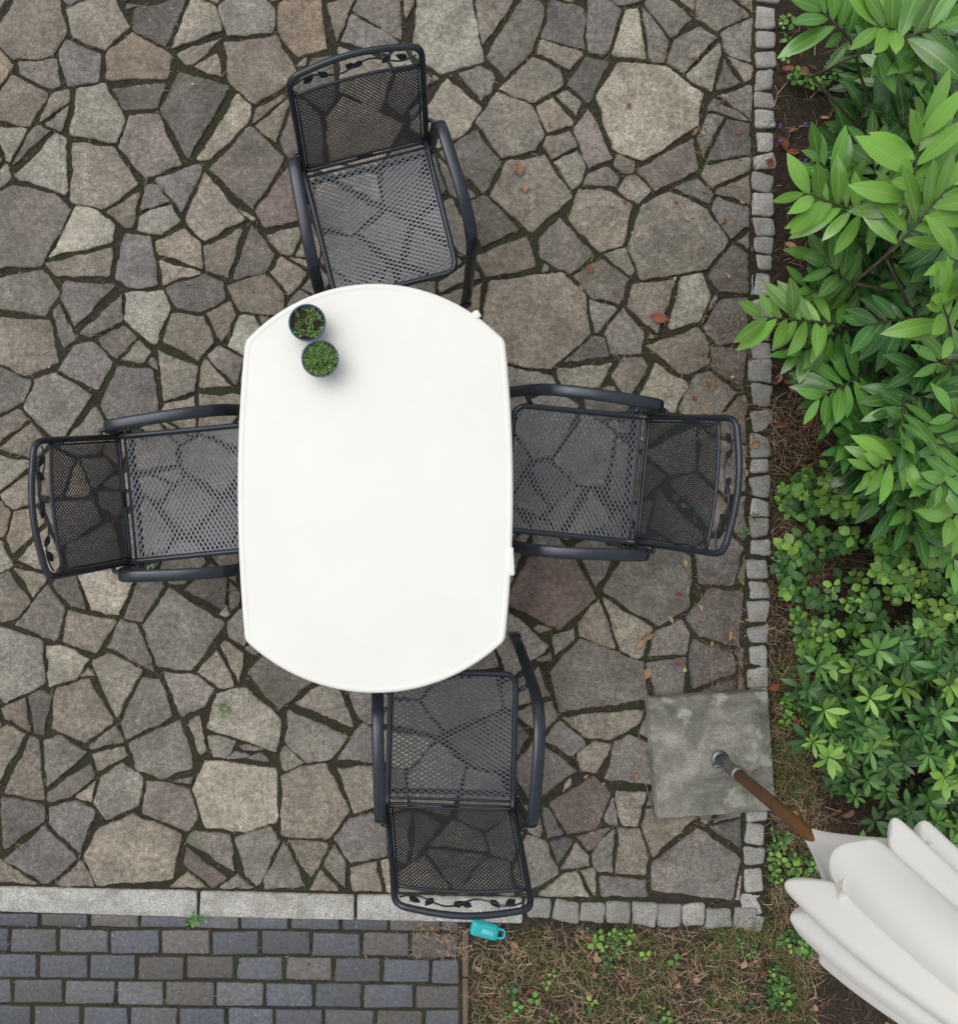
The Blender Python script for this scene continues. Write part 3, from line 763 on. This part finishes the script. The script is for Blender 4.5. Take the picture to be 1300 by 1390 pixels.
def build_chair():
    parts=[]
    fr=MB()
    W=.2325; r=.045
    pts=[]
    for v in (0,.25,.5,.75,.88): pts.append(seatp(W,v))
    for k in range(1,6):
        a=math.pi/2*k/6; pts.append(Vector((W-r+r*math.cos(a),-.49+r-r*math.sin(a),seatp(W,.97).z)))
    for x in (.12,0,-.12): pts.append(seatp(x,1.0)+Vector((0,0,0)))
    for k in range(5,0,-1):
        a=math.pi/2*k/6; pts.append(Vector((-W+r-r*math.cos(a),-.49+r-r*math.sin(a),seatp(W,.97).z)))
    for v in (.88,.75,.5,.25,0): pts.append(seatp(-W,v))
    for t in (.12,.3,.5,.7,.85,.92): pts.append(backp(-hw(t),t))
    pts+= [backp(-.209,.965),backp(-.19,.992),backp(-.15,1.0),backp(-.08,1.012),backp(0,1.018),backp(.08,1.012),backp(.15,1.0),backp(.19,.992),backp(.209,.965)]
    for t in (.92,.85,.7,.5,.3,.12): pts.append(backp(hw(t),t))
    tube(fr,smooth_path(pts,3,True),.011,sides=10,closed=True)
    for (t,rad) in ((.0,.006),(.045,.005),(.84,.006)):
        tube(fr,[backp(-hw(t)+hw(t)*2*k/10,t) for k in range(11)],rad,sides=8)
    tube(fr,[seatp(-W+W*2*k/10,.04) for k in range(11)],.005,sides=8)
    for sg in (-1,1):
        tube(fr,[backp(sg*(hw(t)-.016),t) for t in (.05,.2,.4,.6,.84)],.0035,sides=6)
    coil=[]
    for k in range(90):
        a=k*.9; coil.append(Vector((-.03+.06*k/89,.004+.006*math.cos(a),.432+.006*math.sin(a))))
    tube(fr,coil,.0017,sides=5)
    for (y,z) in ((-.03,.385),):
        tube(fr,smooth_path([(-.265,y,z+.01),(-.2,y,z-.012),(0,y,z-.02),(.2,y,z-.012),(.265,y,z+.01)],4),.010,sides=8)
    parts.append(('frame',fr,M_metal))
    ar=MB()
    for sg in (-1,1):
        ap=[(.258,.02,.0),(.258,.012,.25),(.259,.0,.48),(.260,-.005,.58),(.261,-.022,.632),(.264,-.065,.652),(.270,-.16,.655),(.277,-.27,.648),(.281,-.36,.625),(.283,-.425,.575),(.284,-.46,.49),(.286,-.50,.32),(.288,-.535,.15),(.289,-.56,.008)]
        path=smooth_path([(sg*x,y,z) for x,y,z in ap],5)
        tube(ar,path,.0215,.0095,sides=14,ref=(1,0,0),power=.7)
        tube(ar,smooth_path([(sg*.259,-.005,.55),(sg*.25,.03,.545),backp(sg*.223,.25)],4),.008,sides=8)
        tube(ar,[(sg*.260,.01,.37),(sg*.225,-.03,.41)],.009,sides=8)
        tube(ar,[(sg*.284,-.46,.42),(sg*.232,-.42,.402)],.008,sides=8)
        for yy in (.02,-.56):
            tube(ar,[(sg*(.258 if yy>0 else .289),yy,.0),(sg*(.258 if yy>0 else .289),yy,.03)],.025,.014,sides=10,ref=(1,0,0))
    parts.append(('armrests_and_legs',ar,M_metal))
    sm=MB()
    def lim(u,v):
        if v>.9 and u>W-.006-.045:
            dx=u-(W-.045); dy=(v-.908)*.49
            if dy>0 and dx*dx+dy*dy>.04**2: return False
        return u<W-.006
    diamond(sm,lambda u,v:seatp(u,v),-W+.006,W-.006,.045,.985,.0300,.0350,.0047,Vector((0,0,1)),lim)
    parts.append(('seat_mesh',sm,M_mesh_lit))
    bm_=MB()
    diamond(bm_,lambda u,t:backp(u*hw(t)/W,t),-W+.016,W-.016,.05,.84,.0150,.029,.0036,Vector((0,-1,.2)),lambda u,v:True)
    parts.append(('backrest_mesh',bm_,M_meshb))
    orn=MB()
    nb=Vector((0,-1,.25))
    vine=[backp(-.2+.4*k/24,.925+.03*math.sin(k/24*math.pi*4)) for k in range(25)]
    tube(orn,vine,.003,sides=6)
    for (x,t,dx,dt) in ((-.17,.91,.7,.5),(-.09,.90,-.6,.7),(-.03,.95,.9,-.5),(.03,.95,-.9,-.5),(.09,.90,.6,.7),(.17,.91,-.7,.5)):
        a=backp(x,t); d=(Vector((dx,0,0))+Vector((0,.24,.97))*dt).normalized()
        side=d.cross(nb).normalized(); L=.045
        w=.013; vs=[a,a+d*L*.3+side*w,a+d*L*.65+side*w*.8,a+d*L,a+d*L*.65-side*w*.8,a+d*L*.3-side*w]
        off=nb.normalized()*.0015
        orn.add([p+off for p in vs]+[p-off for p in vs],[(0,1,2,3,4,5),(11,10,9,8,7,6)]+[(k,(k+1)%6,6+(k+1)%6,6+k) for k in range(6)])
    parts.append(('leaf_ornament',orn,M_metal))
    return parts
parts=build_chair(); meshes=None
def place(loc,ang):
    global meshes
    e=empty('patio_chair',(loc[0],loc[1],0),math.radians(ang-90))
    if meshes is None:
        meshes=[]
        for nme,m_,mt in parts:
            ob=m_.make(nme,mt,e,smooth=nme in('frame','armrests_and_legs')); meshes.append((nme,ob.data))
    else:
        for nme,me in meshes:
            ob=bpy.data.objects.new(nme,me); scene.collection.objects.link(ob); ob.parent=e
place((-.908,-.130),185.5)
place((1.004,-.058),-5.5)
place((-.018,1.140),104)
place((.297,-1.266),268.2)

# ------------------------------------------------------------ umbrella with stand
um=empty('patio_umbrella',(0,0,0))
mb=MB(); pc=P(965,1024,.05); a=math.atan2(12,164)
block(mb,pc.x,pc.y,.495,.495,a,.066,.05,(1,1,1),.007,.004); mb.make('concrete_base_slab',M_conc,um)
pb=P(968,1023,0); ax=Vector((pb.x,pb.y,0))
mb=MB()
tube(mb,[ax+Vector((0,0,.064)),ax+Vector((0,0,.075))],.036,sides=24); tube(mb,[ax+Vector((0,0,.07)),ax+Vector((0,0,.25))],.0235,sides=24)
tube(mb,[ax+Vector((0,0,.235)),ax+Vector((0,0,.262))],.031,sides=24)
tube(mb,[ax+Vector((-.02,.0,.15)),ax+Vector((-.055,.0,.15))],.006,sides=10); tube(mb,[ax+Vector((-.05,.0,.135)),ax+Vector((-.05,.0,.165))],.008,sides=10)
mb.make('steel_socket',M_steel,um)
mb=MB()
for k in range(3):
    an=2.4+k*.5; d=Vector((math.cos(an),math.sin(an),0))
    tube(mb,[ax+d*.022+Vector((0,0,.09+.05*k)),ax+d*.0255+Vector((0,0,.09+.05*k))],.007,sides=10)
mb.make('socket_holes',M_metal,um)
mb=MB(); tube(mb,[ax+Vector((0,0,.2)),ax+Vector((0,0,1.2)),ax+Vector((0,0,2.3))],.0235,sides=20); mb.make('wooden_pole',M_wood,um)
mb=MB(); NT=480; NZ=84; vs=[];fs=[]
def gfold(th,z):
    w=th+.22*math.sin(th+.7)+.10*math.sin(3*th+2)+.05*math.sin(3*z+2*th)
    f=abs(math.sin(w*6))**.7
    f2=.5+.5*math.sin(w*17+1.3+1.5*z)
    return f,f2
TR=math.radians(48)
for i in range(NZ+1):
    v=(i/NZ)**1.6
    for j in range(NT):
        th=2*math.pi*j/NT
        f,f2=gfold(th,1.2)
        hem=1.30-.075*f-.02*f2+.03*math.sin(3*th+1)+.075*math.cos(th-TR)
        z=hem+(2.36-hem)*v
        f,f2=gfold(th,z)
        q=max(0,(z-1.05)/1.31)
        rad=.262-.06*q-.14*q*q
        s_=min(1,v/.03); curl=.75+.25*math.sqrt(max(0,1-(1-s_)**2))
        r=rad*(.78+.20*f*(1-.35*q))*curl+.010*(f2-.5)*(1-v)+rad*.05*math.sin(2*th+5*z)
        r=max(r,.03)
        vs.append((ax.x+r*math.cos(th),ax.y+r*math.sin(th),z))
for i in range(NZ):
    for j in range(NT): fs.append((i*NT+j,i*NT+(j+1)%NT,(i+1)*NT+(j+1)%NT,(i+1)*NT+j))
mb.add(vs,fs)
vs=[];fs=[]; NS=14; NP=120
for i in range(NS+1):
    v=i/NS
    for j in range(NP):
        th=2*math.pi*j/NP; r=.028+.17*v**1.15*(1+.20*math.sin(5*th+v)*(1-.5*v)); z=.86+.50*v+.03*math.sin(3*th)*(1-v)
        vs.append((ax.x+r*math.cos(th),ax.y+r*math.sin(th),z))
for i in range(NS):
    for j in range(NP): fs.append((i*NP+j,i*NP+(j+1)%NP,(i+1)*NP+(j+1)%NP,(i+1)*NP+j))
mb.add(vs,fs)
mb.make('folded_canopy',M_cloth,um)
mb=MB(); tube(mb,[ax+Vector((0,0,2.3)),ax+Vector((0,0,2.4)),ax+Vector((0,0,2.43))],.03,sides=16,rfun=lambda t:1-.6*t); mb.make('finial',M_wood,um)

for (x1,y1,x2,y2) in ((872,1052,888,1112),(948,1113,988,1108)):
    mb=MB(); a_=P(x1,y1); b_=P(x2,y2); a_.z=b_.z=.012
    hk=(b_-a_).normalized().cross(UP)*.012
    tube(mb,smooth_path([a_,a_.lerp(b_,.9),b_,b_+hk],4),.0028,sides=8); mb.make('metal_peg',M_steel)
e=empty('turquoise_plastic_object',tuple(P(657,1261,0.01)),-.25)  # small turquoise plastic object, kind not identified
mb=MB()
block(mb,0,0,.115,.062,0,.026,.026,(1,1,1),.010,.001); mb.make('body',M_turq,e)
mb=MB(); tube(mb,smooth_path([(.055,.02,.013),(.08,.018,.013),(.083,-.01,.013),(.055,-.018,.013)],5),.005,sides=8); mb.make('handle_loop',M_turq,e)
mb=MB(); block(mb,.012,0,.05,.02,0,.0285,.004,(1,1,1),.003,.0005); mb.make('label',mat_plain('pale_teal',(.15,.55,.58),.4),e)

# ------------------------------------------------------------ light & camera
w=bpy.data.worlds.new('World'); scene.world=w; w.use_nodes=True; nt=w.node_tree; nt.nodes.clear()
sky=nt.nodes.new('ShaderNodeTexSky'); sky.sky_type='NISHITA'; sky.sun_disc=False
SE,SA=math.radians(62),math.radians(-50)
sky.sun_elevation=SE; sky.sun_rotation=SA; sky.air_density=1.0; sky.dust_density=3.0
hs=nt.nodes.new('ShaderNodeHueSaturation'); hs.inputs['Saturation'].default_value=.13
bg=nt.nodes.new('ShaderNodeBackground'); bg.inputs['Strength'].default_value=.15
o=nt.nodes.new('ShaderNodeOutputWorld'); nt.links.new(sky.outputs[0],hs.inputs['Color']); nt.links.new(hs.outputs[0],bg.inputs[0]); nt.links.new(bg.outputs[0],o.inputs[0])
sl=bpy.data.lights.new('sun','SUN'); sl.energy=1.15; sl.angle=math.radians(55); sl.color=(1,.965,.91)
so=bpy.data.objects.new('sun',sl); scene.collection.objects.link(so)
sd=Vector((math.sin(SA)*math.cos(SE),math.cos(SA)*math.cos(SE),math.sin(SE)))
so.rotation_euler=sd.to_track_quat('Z','Y').to_euler(); so.location=(0,0,8)
cam=bpy.data.cameras.new('camera'); co=bpy.data.objects.new('camera',cam); scene.collection.objects.link(co)
co.location=(0,0,H); co.rotation_euler=(0,0,0)
cam.sensor_fit='HORIZONTAL'; cam.sensor_width=36; cam.lens=F/1300*36
cam.shift_x=(650-CX)/1300; cam.shift_y=-(695-CY)/1300
cam.clip_start=.05; cam.clip_end=300
scene.camera=co
scene.view_settings.view_transform='Standard'; scene.view_settings.look='None'; scene.view_settings.exposure=0
